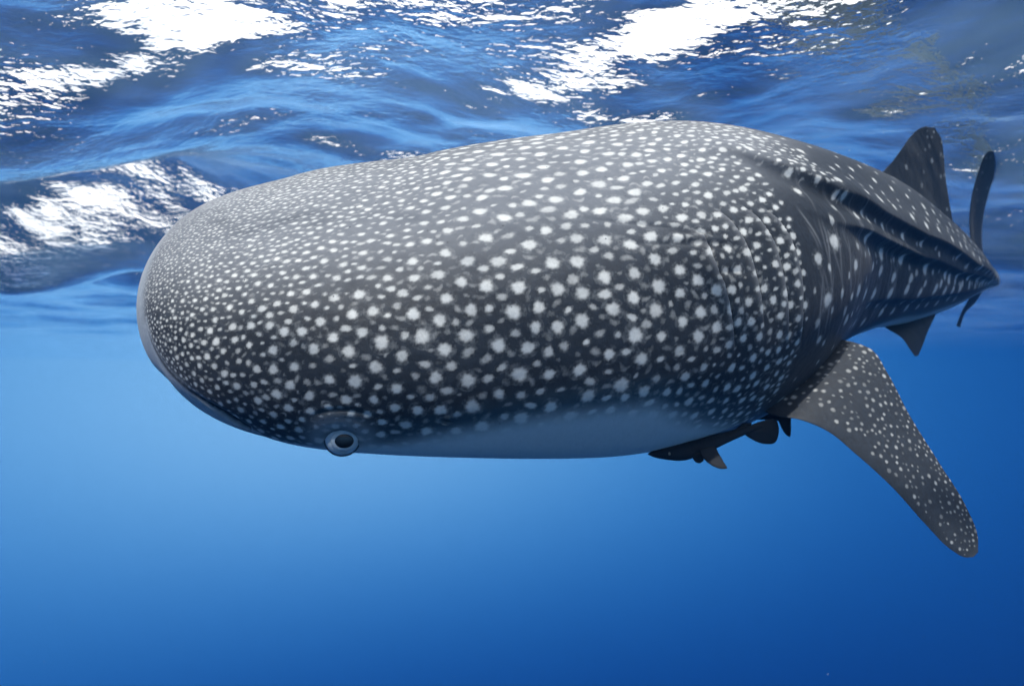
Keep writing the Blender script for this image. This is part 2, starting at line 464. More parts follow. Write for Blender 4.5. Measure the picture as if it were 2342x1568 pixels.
# gill slits: flaps that stand proud along their rear edge, with a pale rim
GILLS = [([(1.375, 63), (1.398, 59), (1.406, 50), (1.417, 42), (1.428, 31), (1.451, 19)], 0.011),
         ([(1.475, 67), (1.492, 62), (1.509, 54), (1.512, 45), (1.520, 34), (1.535, 24)], 0.008),
         ([(1.552, 66), (1.572, 62), (1.596, 53), (1.600, 42), (1.613, 28), (1.637, 17)], 0.008),
         ([(1.620, 64), (1.630, 61), (1.656, 52), (1.664, 41), (1.668, 27), (1.70, 14)], 0.010)]
for pts, amp in GILLS:
    amp *= 1.0
    sl, d, al, side = near_line(pts, 0.06)
    fade = smooth(al, 0.0, 0.15) * (1 - smooth(al, 0.7, 1.0))
    front = np.where(side < 0, np.exp(-(d / 0.030) ** 2), np.exp(-(d / 0.004) ** 2))
    disp[sl] += amp * fade * front
    disp[sl] -= 0.6 * amp * fade * np.where(side > 0, np.exp(-((d - 0.008) / 0.007) ** 2), 0)
    groove[sl] = np.maximum(groove[sl], 0.7 * fade * np.where(side > 0, np.exp(-((d - 0.007) / 0.005) ** 2), 0))
    tone[sl] += 0.35 * fade * np.where(side < 0, np.exp(-(d / 0.012) ** 2), np.exp(-(d / 0.003) ** 2))

# creases of the skin behind the head
for pts, amp, wdt in (([(1.05, 76), (1.125, 72), (1.242, 67), (1.36, 62), (1.50, 56)], 0.003, 0.007),
                      ([(1.15, 65), (1.201, 62), (1.345, 57.5), (1.444, 54), (1.56, 50)], 0.0035, 0.007),
                      ([(1.28, 64), (1.40, 59.5), (1.47, 57)], 0.0025, 0.006),
                      ([(1.30, 60), (1.42, 56), (1.52, 53)], 0.002, 0.005),
                      ([(1.37, 47), (1.45, 46), (1.52, 44)], 0.004, 0.010),
                      ([(0.635, 10), (0.66, 13.5), (0.692, 14.6), (0.725, 13.5), (0.755, 10)], 0.005, 0.005),
                      ([(0.852, 9.6), (0.862, 8.8), (0.872, 8.4)], 0.012, 0.004)):
    sl, d, al, side = near_line(pts, 0.03)
    fade = smooth(al, 0.0, 0.5) * (1 - smooth(al, 0.5, 1.0))
    gg = fade * np.exp(-(d / wdt) ** 2)
    disp[sl] -= amp * gg
    disp[sl] += 0.25 * amp * fade * np.exp(-((d - 2.6 * wdt) / (1.6 * wdt)) ** 2)
    if wdt <= 0.006:
        groove[sl] = np.maximum(groove[sl], 0.6 * gg)

# the mouth: a long slit just inside the snout's edge, with pale lips
MOUTH = [(0.266, 48), (0.270, 40), (0.275, 34), (0.288, 27), (0.320, 20.5), (0.373, 15), (0.418, 10), (0.456, 4), (0.490, -4)]
sl, d, al, side = near_line(MOUTH, 0.03)
fade = smooth(al, 0.10, 0.4) * (1 - smooth(al, 0.97, 1.0))
wm = 0.0065 + 0.006 * np.clip(1 - ((al - 0.9) / 0.16) ** 2, 0, 1) + 0.003 * fade
gg = fade * np.exp(-(d / wm) ** 2)
disp[sl] -= 0.010 * gg * smooth(al, 0.6, 0.85)
groove[sl] = np.maximum(groove[sl], gg)
pale[sl] = np.maximum(pale[sl], 0.75 * smooth(al, 0.0, 0.1) * np.exp(-((d - 0.004) / 0.010) ** 2) * (1 - gg))

md = np.array([q[1] for q in MOUTH])[::-1]; ms = np.array([q[0] for q in MOUTH])[::-1]
sm = np.interp(deg, md, ms)
jaw = (1 - smooth(SG, sm - 0.012, sm - 0.004)) * smooth(deg, -14, -4) * (1 - smooth(deg, 40, 50))
pale = np.maximum(pale, 0.85 * jaw)
disp += 0.007 * np.exp(-((deg - 6) / 13) ** 2) * np.exp(-((SG - 0.27) / 0.085) ** 2)
disp += 0.004 * np.exp(-((deg - 6) / 20) ** 2) * np.exp(-((SG - 0.15) / 0.07) ** 2)
lipdark = np.exp(-np.clip((SG - sm) / 0.035, 0, 9) ** 2) * (SG > sm) * smooth(deg, -12, -2) * (1 - smooth(deg, 14, 30))
groove = np.maximum(groove, 0.25 * lipdark)

# socket round the eye
EYE_S, EYE_P = 0.692, 0.0
EC = body_points(np.array([EYE_S]), np.radians([EYE_P]))[0]
dE = np.linalg.norm(X - EC, axis=2)
disp -= 0.010 * np.exp(-(dE / 0.034) ** 6)
disp += 0.003 * np.exp(-((dE - 0.060) / 0.022) ** 2)
pale = np.maximum(pale, 0.45 * np.exp(-((dE - 0.055) / 0.03) ** 2))

# ------------------------------------------------------------------ spots
LIGHT_EDGE = ([0, 0.25, 0.45, 0.61, 0.74, 0.85, 0.914, 1.02, 1.143, 1.256, 1.42, 1.656, 1.95, 2.2, 2.77, 3.47, 4.4, 5.76, 7],
              [-30, -25, -12, -9, -3, 4, 7, 10.5, 11, 9.5, -1, -14, -18, -20, -21, -27, -27, -34, -34])
edge = np.interp(sA, *LIGHT_EDGE)[:, None]
far_mirror = np.where(deg > 90, 180 - deg, np.where(deg < -90, -180 - deg, deg))
belly = 1 - smooth(far_mirror, edge - 7, edge + 4.0)
nearb = 1 - smooth(far_mirror, edge + 1, edge + 13)

def kscale(s, p):
    k = np.interp(s, [0.15, 0.27, 0.36, 0.5, 0.7, 0.95, 1.25, 1.45, 1.75, 2.2], [0.19, 0.21, 0.30, 0.56, 0.80, 1.0, 1.0, 0.78, 0.66, 0.8])
    up = smooth(p, 30, 95) * (1 - smooth(s, 0.75, 1.05))
    k = k * (1 - 0.48 * up)
    e = np.exp(-(((s - 0.69) / 0.10) ** 2 + ((p - 12) / 9) ** 2))
    return k * (1 - 0.35 * e)

cand = []
NC = 90000
cs_ = np.where(rng.random(NC) < 0.35, rng.uniform(0.2, 0.62, NC), rng.uniform(0.2, 2.0, NC)); cp_ = rng.uniform(-22, 135, NC)
keep = cp_ > np.interp(cs_, *LIGHT_EDGE) - 5
cs_, cp_ = cs_[keep], cp_[keep]
CX = body_points(cs_, np.radians(cp_)); ck = kscale(cs_, cp_)
PX = np.zeros((0, 3)); PK = np.zeros(0); SP = []
idx = 0
def throw(lo, hi, dist, rad, inten, elong, kind, jit=0.15):
    """dart throwing: new spots keep clear of all earlier ones"""
    global PX, PK
    for i in range(lo, min(hi, len(cs_))):
        k = ck[i]
        if len(PK):
            q = ((PX - CX[i]) ** 2).sum(1)
            if (q < (dist * 0.5 * (k + PK)) ** 2).any():
                continue
        PX = np.vstack([PX, CX[i]]); PK = np.append(PK, k * (1.0 if kind == 0 else 0.92))
        r = rad * k * (1 + rng.normal(0, jit))
        SP.append((cs_[i], cp_[i], r, rng.uniform(*inten), rng.uniform(*elong), kind))
throw(0, 22000, 0.060, 0.0146, (0.78, 1.0), (0.9, 1.25), 0, 0.09)
throw(22000, 50000, 0.0395, 0.0095, (0.50, 0.92), (0.8, 1.8), 1, 0.20)
throw(50000, 90000, 0.031, 0.0072, (0.12, 0.40), (0.8, 2.6), 2, 0.25)
# rear flank: rows of upright oval spots between the keels
SP = [q for q in SP if not (q[0] > 1.70 and q[1] < np.interp(q[0], *R1) - 3)]
def row(f, s0, s1, step, r, el, inten=1.0):
    s = s0
    while s < s1:
        p = f(s)
        SP.append((s, p + rng.normal(0, 1.0), r * (1 + rng.normal(0, .12)), inten * rng.uniform(.85, 1), el, 3))
        s += step * (1 + rng.normal(0, .12))
r1 = lambda s: np.interp(s, *R1); r2 = lambda s: np.interp(s, *R2); r3 = lambda s: np.interp(s, *R3)
row(lambda s: 0.5 * (r1(s) + r2(s)), 1.80, 6.4, 0.27, 0.0170, .8)
row(lambda s: 0.5 * (r1(s) + r2(s)) - 1, 1.93, 6.0, 0.29, 0.0110, .9, .6)
row(lambda s: r2(s) - 6, 1.86, 6.4, 0.30, 0.0215, .8)
row(lambda s: r2(s) - 8, 2.02, 6.0, 0.30, 0.0130, .8, .6)
row(lambda s: 0.5 * (r2(s) + r3(s)) - 1, 1.76, 5.4, 0.23, 0.0190, .9)
row(lambda s: 0.5 * (r2(s) + r3(s)) + 4, 1.86, 4.4, 0.25, 0.0110, .9, .5)
row(lambda s: r3(s) + 3, 1.80, 5.5, 0.19, 0.0225, .9)
row(lambda s: r3(s) - 3, 1.76, 3.6, 0.16, 0.012, 1.2, .6)
row(lambda s: r3(s) - 9, 1.80, 4.2, 0.18, 0.0165, 1.0, .8)
for k in range(90):
    s0 = rng.uniform(1.68, 2.25); p0 = rng.uniform(np.interp(s0, *LIGHT_EDGE) + 6, r1(s0) - 4)
    if all((s0 - q[0]) ** 2 + ((p0 - q[1]) * 0.008) ** 2 > 0.045 ** 2 for q in SP if q[0] > 1.6):
        SP.append((s0, p0, rng.uniform(.007, .0125), rng.uniform(.4, .9), rng.uniform(1.0, 1.6), 3))
row(lambda s: r1(s) + 9, 1.62, 3.4, 0.13, 0.0085, .9, .6)
row(lambda s: r1(s) + 5, 1.75, 6.3, 0.17, 0.0135, .8)
row(lambda s: r1(s) + 15, 1.98, 5.6, 0.15, 0.0110, .8, .75)
row(lambda s: r1(s) + 23, 1.9, 5.0, 0.16, 0.0135, .8)
row(lambda s: r1(s) + 34, 1.9, 4.4, 0.15, 0.011, .8, .8)
row(lambda s: r1(s) + 46, 2.0, 3.8, 0.26, 0.014, .8, .9)
# the same kinds of rows on the side turned away
for off in (0.0, 12.0, 24.0, 36.0):
    row(lambda s: 150 + off, 0.9, 5.6, 0.13, 0.014, 1.3)

def stamp(s0, p0, r, inten, el, kind, arr):
    th0 = rng.uniform(0, 6.28); ph = rng.uniform(0, 6.28, 4)
    rot = rng.normal(0, 0.35)
    if kind == 3:
        rot = math.pi / 2 + rng.normal(0, 0.12)
    elif kind == 2:
        rot = rng.uniform(-1.2, 1.2)
    if kind < 3 and p0 > 50 and s0 > 0.45:
        el = el * (1 + 0.55 * min((p0 - 50) / 25, 1)); rot *= 0.4
    c0 = body_points(np.array([s0]), np.radians([p0]))[0]
    ds = body_points(np.array([s0 + 0.01]), np.radians([p0]))[0] - c0; ds /= np.linalg.norm(ds)
    dp = body_points(np.array([s0]), np.radians([p0 + 1.5]))[0] - c0
    arc = np.linalg.norm(dp) / 1.5
    dp -= ds * (dp @ ds); dp /= np.linalg.norm(dp)
    R = r * max(el, 1) * 1.9 + 0.004
    i0, i1 = np.searchsorted(sA, s0 - R * 1.15 - 0.01), np.searchsorted(sA, s0 + R * 1.15 + 0.01)
    dd = np.degrees(R / (arc * 57.3)) * 1.15 + 0.4
    pd = np.degrees(pA); j = np.where((pd > p0 - dd) & (pd < p0 + dd))[0]
    if len(j) == 0 or i1 <= i0:
        return
    sub = Xf[i0:i1, j[0]:j[-1] + 1] - c0
    a = sub @ ds; b = sub @ dp
    u = a * math.cos(rot) + b * math.sin(rot); v = -a * math.sin(rot) + b * math.cos(rot)
    if kind == 2:
        v = v + rng.normal(0, 0.25) * u * u / r
    u = u / (r * math.sqrt(el)); v = v / (r / math.sqrt(el))
    rad = np.hypot(u, v); an = np.arctan2(v, u)
    star = 0.06 if kind < 3 and s0 > 0.5 and p0 < 75 else 0.03
    rr = 1 + star * np.sin(4 * an + ph[0]) * (0.6 + 0.4 * np.sin(2 * an + ph[1])) + star * np.sin(7 * an + ph[2]) + star * 0.7 * np.sin(13 * an + ph[1]) + 0.06 * np.sin(3 * an + ph[3])
    soft = 0.40 if kind != 2 else 0.6
    val = inten * (1 - smooth(rad / rr, 1 - soft, 1 + soft))
    val = np.maximum(val, inten * 0.12 * np.exp(-(rad / 1.5) ** 2))
    sl = (slice(i0, i1), slice(j[0], j[-1] + 1))
    arr[sl] = np.maximum(arr[sl], val)
for q in SP:
    stamp(*q, spot)
# near the belly the spots swell into a net of pale cells
spot = np.clip(spot, 0, 1)
spot *= 1 - 0.5 * np.exp(-(((SG - 0.69) / 0.05) ** 2 + ((deg - 2) / 5) ** 2))
# fine upright streaks on the rear flank
st = np.zeros_like(spot)
for k in range(80):
    s0 = rng.uniform(1.74, 2.7); p0 = r1(s0) - rng.uniform(8, 50); ln = rng.uniform(6, 18)
    if p0 - ln < np.interp(s0, *LIGHT_EDGE):
        continue
    i0, i1 = np.searchsorted(sA, s0 - 0.06), np.searchsorted(sA, s0 + 0.06)
    x = (SG[i0:i1] - s0 - 0.015 * np.sin((deg[i0:i1] - p0) * 0.16 + k) + (deg[i0:i1] - p0) * 0.0008) / 0.0045
    y = (deg[i0:i1] - p0) / ln
    st[i0:i1] = np.maximum(st[i0:i1], rng.uniform(.14, .40) * np.exp(-x ** 2) * np.exp(-(y * 1.6) ** 4))
tone += st

# snout lip: pale rim along the front edge
rim = (1 - smooth(SG, 0.20, 0.285)) * (np.abs(deg - 35) < 75)
pale = np.maximum(pale, 0.80 * (1 - smooth(SG, 0.225, 0.295)) * smooth(deg, 8, 32))
pale = np.maximum(pale, 0.62 * (1 - smooth(SG, 0.18, 0.262)))
spot *= smooth(SG, 0.22, 0.29)

# lower jaw swell
X = X + NR * disp[..., None]
tail_cap = spine(np.array([LEN]))[0] + spine(np.array([LEN]))[1] * 0.03
V_all = [X.reshape(-1, 3), tail_cap]
nv = n * mm_
Q_all = [grid_faces(n, mm_, True)]
last = (n - 1) * mm_ + np.arange(mm_)
T_all = [np.stack([last, np.roll(last, -1), np.full(mm_, nv)], -1)]
A_spot = [spot.ravel(), [0]]; A_tone = [tone.ravel(), [0]]; A_belly = [belly.ravel(), [0]]
A_groove = [groove.ravel(), [0]]; A_pale = [pale.ravel(), [0]]; A_net = [(nearb * (1 - belly)).ravel(), [0]]
back = smooth(far_mirror, np.interp(sA, [0, .5, 1.2, 1.8, 2.2], [28, 42, 46, 56, 80])[:, None], np.interp(sA, [0, .5, 1.2, 1.8, 2.2], [68, 82, 84, 98, 112])[:, None]) * (1 - 0.35 * smooth(SG, 1.7, 2.4))  # upper-back mask for pale skin grey plus painted sheen
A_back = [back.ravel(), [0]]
nv += 1

# ------------------------------------------------------------------ fins, part of the same continuous skin mesh
def fin(lead, trail, thick, nspan=160, nch=70, spots=0, srad=(0.006, 0.011), under=True, edge_dark=0.0, seed=1, belly_side=0.0, thin_tip=0.35, shade=0.0):
    """lead / trail: lists of 3-D points from root to tip; both sides of an aerofoil between them"""
    global nv
    lead = np.asarray(lead); trail = np.asarray(trail)
    def resample(A):
        t = np.r_[0, np.cumsum(np.linalg.norm(np.diff(A, axis=0), axis=1))]
        q = np.linspace(0, t[-1], 400)
        c = hermite(q, t, A)
        return np.stack([np.interp(np.linspace(0, 1, nspan), q / t[-1], c[:, k]) for k in range(3)], -1)
    Lr, Tr = resample(lead), resample(trail)
    u = (1 - np.cos(np.linspace(0, math.pi, nch))) / 2
    base = Lr[:, None] * (1 - u)[None, :, None] + Tr[:, None] * u[None, :, None]
    sp_dir = np.gradient(0.5 * (Lr + Tr), axis=0); ch = Tr - Lr
    N = np.cross(sp_dir, ch); N /= np.linalg.norm(N, axis=1)[:, None] + 1e-9
    N[-1] = N[-2]
    cl = np.linalg.norm(ch, axis=1)
    v = np.linspace(0, 1, nspan)
    prof = 2.2 * (0.2969 * np.sqrt(u) - 0.126 * u - 0.3516 * u ** 2 + 0.2843 * u ** 3 - 0.1036 * u ** 4) * 2.2 + 0.05 * np.sin(math.pi * u)
    tk = thick * (1 - (1 - thin_tip) * v) * np.clip(cl / cl.max(), 0.15, 1) ** 0.5
    tk = tk * (1 - smooth(v, 0.96, 1.0) * 0.8) * (1 + 1.6 * np.exp(-v / 0.07))
    H = tk[:, None] * prof[None]
    up = base + N[:, None] * H[..., None]; dn = base - N[:, None] * H[..., None]
    ring = np.concatenate([up, dn[:, ::-1][:, 1:-1]], axis=1)
    mr = ring.shape[1]
    sp = np.zeros((nspan, mr)); r = np.random.default_rng(seed)
    if spots:
        C = []
        tries = 0
        while len(C) < spots and tries < 40000:
            tries += 1
            i = r.integers(4, nspan - 4); jj = r.integers(2, mr - 2)
            c = ring[i, jj]; ui = u[jj] if jj < nch else u[mr - jj]
            if ui < 0.10 + 0.14 * r.random():
                continue
            rd = r.uniform(*srad) * (1 - 0.35 * i / nspan)
            if i > nspan * 0.965: continue
            if all(np.linalg.norm(c - c2) > 1.55 * (rd + r2_) + 0.002 for c2, r2_ in C):
                C.append((c, rd))
                dd = np.linalg.norm(ring - c, axis=2)
                sp = np.maximum(sp, r.uniform(.20, .62) * (1 - smooth(dd / rd, 0.6, 1.25)))
    V_all.append(ring.reshape(-1, 3)); Q_all.append(grid_faces(nspan, mr, True) + nv)
    tipc = ring[-1].mean(0)
    V_all.append(tipc[None])
    la = (nspan - 1) * mr + np.arange(mr) + nv
    T_all.append(np.stack([la, np.roll(la, -1), np.full(mr, nv + nspan * mr)], -1))
    cnt = nspan * mr + 1
    uu = np.concatenate([u, u[::-1][1:-1]])
    ed = edge_dark * np.exp(-((uu - 0.02) / 0.10) ** 2)[None] * np.ones((nspan, 1))
    A_spot.append(np.append(sp.ravel(), 0)); A_tone.append(np.append(shade * 0.45 * (1 - ed).ravel(), 0))
    bl = np.zeros((nspan, mr))
    if belly_side > 0: bl[:, nch:] = belly_side
    if belly_side < 0: bl[:, :nch] = -belly_side
    A_belly.append(np.append(bl.ravel(), 0))
    for A in (A_groove, A_pale, A_net):
        A.append(np.zeros(cnt))
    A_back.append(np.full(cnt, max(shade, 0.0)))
    nv += cnt

def PL(*p):
    p = np.array(p, float)
    return P3(p[:, 0], p[:, 1], p[:, 2])

# near pectoral fin: a long swept blade
fin(PL((1690, 900, 1.96), (1765, 948, 1.88), (1832, 960, 1.83), (1890, 984, 1.81), (1960, 1040, 1.79), (2040, 1113, 1.78), (2120, 1202, 1.79), (2175, 1256, 1.80), (2212, 1274, 1.81), (2226, 1273, 1.81)),
    PL((1850, 740, 2.16), (1905, 772, 2.08), (1955, 783, 2.02), (1990, 797, 2.0), (2030, 853, 1.96), (2078, 945, 1.92), (2148, 1058, 1.88), (2208, 1155, 1.85), (2236, 1225, 1.83), (2237, 1262, 1.815)),
    0.020, nspan=300, nch=130, spots=520, srad=(0.0038, 0.0090), seed=4, edge_dark=1.0, shade=0.035)
# far pectoral fin, on the side turned away
sp_ = spine(np.array([1.72, 2.02]))
c1, c2 = sp_[0]; L1, L2 = sp_[2]; N1, N2 = sp_[3]
fin([c1 - L1 * .30 - N1 * .2, c1 - L1 * .55 - N1 * .42 + sp_[1][0] * .12, c1 - L1 * .70 - N1 * .80 + sp_[1][0] * .42],
    [c2 - L2 * .22 - N2 * .2, c2 - L2 * .45 - N2 * .40 + sp_[1][0] * .12, c1 - L1 * .68 - N1 * .82 + sp_[1][0] * .50],
    0.018, nspan=60, nch=30, spots=60, srad=(0.008, 0.012), seed=6)
# first dorsal fin
fin(PL((1985, 430, 2.80), (2020, 392, 2.88), (2042, 368, 2.93), (2064, 338, 2.97), (2086, 308, 3.03), (2103, 294, 3.07), (2117, 289, 3.10)),
    PL((2190, 560, 3.34), (2179, 505, 3.32), (2170, 455, 3.28), (2162, 400, 3.24), (2158, 350, 3.20), (2153, 318, 3.17), (2138, 293, 3.13)),
    0.022, nspan=120, nch=70, spots=22, srad=(0.010, 0.017), seed=9)
# caudal fin: tall upper lobe seen almost edge-on, shorter lower lobe
fin(PL((2250, 640, 4.45), (2222, 560, 4.36), (2217, 500, 4.26), (2224, 440, 4.18), (2240, 385, 4.14), (2254, 352, 4.12), (2262, 345, 4.13)),
    PL((2268, 650, 4.80), (2246, 560, 4.76), (2248, 500, 4.66), (2262, 440, 4.54), (2275, 400, 4.42), (2283, 364, 4.30), (2277, 347, 4.20)),
    0.017, nspan=80, nch=30, spots=14, srad=(0.012, 0.016), seed=12)
fin(PL((2240, 640, 4.5), (2215, 685, 4.45), (2196, 720, 4.42), (2187, 745, 4.44)),
    PL((2255, 650, 4.8), (2232, 690, 4.70), (2208, 715, 4.62), (2196, 748, 4.52)),
    0.015, nspan=50, nch=24, seed=13)
# pelvic fins and the anal fin under the tail
fin(PL((1990, 725, 3.20), (2030, 752, 3.12), (2062, 772, 3.08), (2082, 800, 3.06), (2092, 814, 3.07)),
    PL((2150, 700, 3.55), (2136, 728, 3.45), (2122, 758, 3.34), (2110, 790, 3.22), (2100, 813, 3.12)),
    0.020, nspan=60, nch=40, spots=0, seed=15, belly_side=0.5)
sp_ = spine(np.array([3.25, 3.7]))
fin([sp_[0][0] - sp_[2][0] * .18 - sp_[3][0] * .22, sp_[0][0] - sp_[2][0] * .22 - sp_[3][0] * .36 + sp_[1][0] * .2],
    [sp_[0][1] - sp_[2][1] * .16 - sp_[3][1] * .2, sp_[0][1] - sp_[2][1] * .22 - sp_[3][1] * .30],
    0.014, nspan=20, nch=16, seed=16)

V = np.concatenate(V_all); me = mesh_from("whale_shark_skin", V, np.concatenate(Q_all), np.concatenate(T_all))
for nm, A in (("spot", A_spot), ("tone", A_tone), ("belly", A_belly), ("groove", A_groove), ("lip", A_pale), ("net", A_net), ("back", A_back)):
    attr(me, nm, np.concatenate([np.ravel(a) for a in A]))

m, nt = new_mat("spotted_shark_skin")
geo = node(nt, "ShaderNodeTexCoord")
class _G: pass
def at(nm):
    return node(nt, "ShaderNodeAttribute", attribute_name=nm).outputs["Fac"]
def nz(scale, detail=3.0, rough=0.6, distort=0.0):
    t = node(nt, "ShaderNodeTexNoise")
    t.inputs["Scale"].default_value = scale; t.inputs["Detail"].default_value = detail
    t.inputs["Roughness"].default_value = rough; t.inputs["Distortion"].default_value = distort
    nt.links.new(geo.outputs["Object"], t.inputs["Vector"])
    return t.outputs["Fac"]
n_big = nz(9.0, 4.0); n_mid = nz(60.0, 4.0, 0.65); n_fine = nz(420.0, 2.0, 0.7)
s_ = at("spot"); t_ = at("tone")
sf = math_n(nt, 'ADD', s_, math_n(nt, 'MULTIPLY', math_n(nt, 'SUBTRACT', n_mid, 0.5), 0.6))
sf = math_n(nt, 'MULTIPLY', sf, math_n(nt, 'GREATER_THAN', s_, 0.02))
sf = math_n(nt, 'MULTIPLY', sf, math_n(nt, 'ADD', math_n(nt, 'MULTIPLY', n_fine, 0.5), 0.75), clamp=True)
dark = mix_rgb(nt, n_big, (0.010, 0.016, 0.026), (0.024, 0.033, 0.047))
dark = mix_rgb(nt, math_n(nt, 'MULTIPLY', math_n(nt, 'SUBTRACT', n_mid, 0.38), 3.0, clamp=True), (0.011, 0.015, 0.022), dark)
back = at("back")  # pale skin grey, lifted so its colour carries the sheen from above
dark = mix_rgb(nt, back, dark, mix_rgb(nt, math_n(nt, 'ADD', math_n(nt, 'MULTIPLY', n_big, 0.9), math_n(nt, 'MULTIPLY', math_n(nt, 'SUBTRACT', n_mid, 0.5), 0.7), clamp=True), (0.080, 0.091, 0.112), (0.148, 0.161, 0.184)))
dark = mix_rgb(nt, t_, dark, (0.30, 0.31, 0.33))
dark = mix_rgb(nt, math_n(nt, 'MULTIPLY', n_fine, 0.09), dark, (0.14, 0.15, 0.16))
net = at("net")
dark = mix_rgb(nt, math_n(nt, 'MULTIPLY', net, 0.6), dark, (0.05, 0.09, 0.12))
col = mix_rgb(nt, sf, dark, (0.53, 0.54, 0.53))
lip = at("lip")
lipc = mix_rgb(nt, n_mid, (0.26, 0.30, 0.34), (0.42, 0.46, 0.50))
col = mix_rgb(nt, lip, col, lipc)
bel = at("belly")
belc = mix_rgb(nt, n_mid, (0.40, 0.46, 0.50), (0.48, 0.54, 0.58))
col = mix_rgb(nt, bel, col, belc)
# small dark specks and pits, scratches
vor = node(nt, "ShaderNodeTexVoronoi")
vor.inputs["Scale"].default_value = 34.0
nt.links.new(geo.outputs["Object"], vor.inputs["Vector"])
speck = math_n(nt, 'LESS_THAN', vor.outputs["Distance"], 0.075)
speck = math_n(nt, 'MULTIPLY', speck, math_n(nt, 'GREATER_THAN', nz(5.0, 1.0), 0.5))
speck = math_n(nt, 'MULTIPLY', speck, math_n(nt, 'SUBTRACT', 1.0, bel))
col = mix_rgb(nt, math_n(nt, 'MULTIPLY', speck, 0.7), col, (0.02, 0.025, 0.035))
col = mix_rgb(nt, math_n(nt, 'MULTIPLY', at("groove"), 0.92), col, (0.008, 0.011, 0.018))  # slits and creases painted near-black, standing in for the shade inside them
bs = node(nt, "ShaderNodeBsdfPrincipled")
nt.links.new(col, bs.inputs["Base Color"])
bs.inputs["Roughness"].default_value = 0.55
bs.inputs["IOR"].default_value = 1.40
bs.inputs["Specular IOR Level"].default_value = 0.35
bs.inputs["Sheen Weight"].default_value = 0.05
bs.inputs["Sheen Roughness"].default_value = 0.45
bp = node(nt, "ShaderNodeBump")
bp.inputs["Strength"].default_value = 1.0
bp.inputs["Distance"].default_value = 1.0
hb = math_n(nt, 'ADD', math_n(nt, 'MULTIPLY', n_fine, 0.0006), math_n(nt, 'MULTIPLY', n_mid, 0.0012))
hb = math_n(nt, 'ADD', hb, math_n(nt, 'MULTIPLY', n_big, 0.006))
nt.links.new(hb, bp.inputs["Height"])
nt.links.new(bp.outputs[0], bs.inputs["Normal"])
out = node(nt, "ShaderNodeOutputMaterial")
nt.links.new(bs.outputs[0], out.inputs[0])

shark = bpy.data.objects.new("whale_shark", None)
scene.collection.objects.link(shark)
shark["label"] = "large dark whale shark covered in white spots swimming left just under the surface"
shark["category"] = "whale shark"
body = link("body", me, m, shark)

# ------------------------------------------------------------------ eye
_, T0, L0, N0, _ = spine(np.array([EYE_S]))
T0, L0, N0 = T0[0], L0[0], N0[0]
def frame_sphere(name, c, ax, e1, e2, R, flat, nlat, nlon, cap, mat, parent):
    th = np.linspace(0, cap, nlat); az_ = np.linspace(0, 2 * math.pi, nlon, endpoint=False)
    pts = c + (np.cos(th)[:, None, None] * ax * flat * R) + np.sin(th)[:, None, None] * R * (np.cos(az_)[None, :, None] * e1 + np.sin(az_)[None, :, None] * e2)
    me_ = mesh_from(name, pts.reshape(-1, 3), grid_faces(nlat, nlon, True))
    return link(name, me_, mat, parent)
# direction the eye looks: outwards, a little forward of straight out
view = -EC / np.linalg.norm(EC)
ax = L0 * 0.90 + N0 * 0.30 - T0 * 0.02
ax = ax / np.linalg.norm(ax); ax = ax * 0.55 + view * 0.45; ax /= np.linalg.norm(ax)
e1 = T0 - ax * (T0 @ ax); e1 /= np.linalg.norm(e1)
e2 = np.cross(ax, e1)
if e2[2] < 0: e2 = -e2
EC2 = P3(783, 1004, 1.425)[0]
ER = 0.0400
m, nt = new_mat("eyeball_sheen")
geo = node(nt, "ShaderNodeTexCoord")
a_ = nz(70.0, 4.0, 0.6, 0.8)
b_ = nz(22.0, 2.0, 0.5)
c_ = mix_rgb(nt, a_, (0.22, 0.30, 0.36), (0.60, 0.68, 0.74))
c_ = mix_rgb(nt, math_n(nt, 'MULTIPLY', math_n(nt, 'SUBTRACT', b_, 0.5), 4.0, clamp=True), c_, (0.20, 0.23, 0.22))
bs = node(nt, "ShaderNodeBsdfPrincipled")
nt.links.new(c_, bs.inputs["Base Color"]); bs.inputs["Roughness"].default_value = 0.3
bs.inputs["Coat Weight"].default_value = 0.6; bs.inputs["Coat Roughness"].default_value = 0.05
out = node(nt, "ShaderNodeOutputMaterial"); nt.links.new(bs.outputs[0], out.inputs[0])
eye_m = m
def plain(name, col, rough, coat=0.0):
    m_, nt_ = new_mat(name)
    t = nt_.nodes.new("ShaderNodeTexNoise"); t.inputs["Scale"].default_value = 25.0; t.inputs["Detail"].default_value = 3.0
    tc = nt_.nodes.new("ShaderNodeTexCoord"); nt_.links.new(tc.outputs["Object"], t.inputs["Vector"])
    c2_ = mix_rgb(nt_, t.outputs["Fac"], tuple(x * 0.7 for x in col), tuple(min(1, x * 1.35) for x in col))
    b = nt_.nodes.new("ShaderNodeBsdfPrincipled"); nt_.links.new(c2_, b.inputs["Base Color"])
    b.inputs["Roughness"].default_value = rough; b.inputs["Coat Weight"].default_value = coat; b.inputs["Coat Roughness"].default_value = 0.04
    ou = nt_.nodes.new("ShaderNodeOutputMaterial"); nt_.links.new(b.outputs[0], ou.inputs[0])
    return m_
pupil_m = plain("black_pupil", (0.002, 0.0025, 0.004), 0.25, 0.25)
rim_m = plain("dark_eye_rim", (0.02, 0.035, 0.055), 0.5)
lid_m = plain("grey_eyelid", (0.20, 0.23, 0.26), 0.5)
eye = frame_sphere("eye", EC2, ax, e1, e2, ER * 0.97, 0.55, 40, 64, math.pi * 0.62, eye_m, shark)
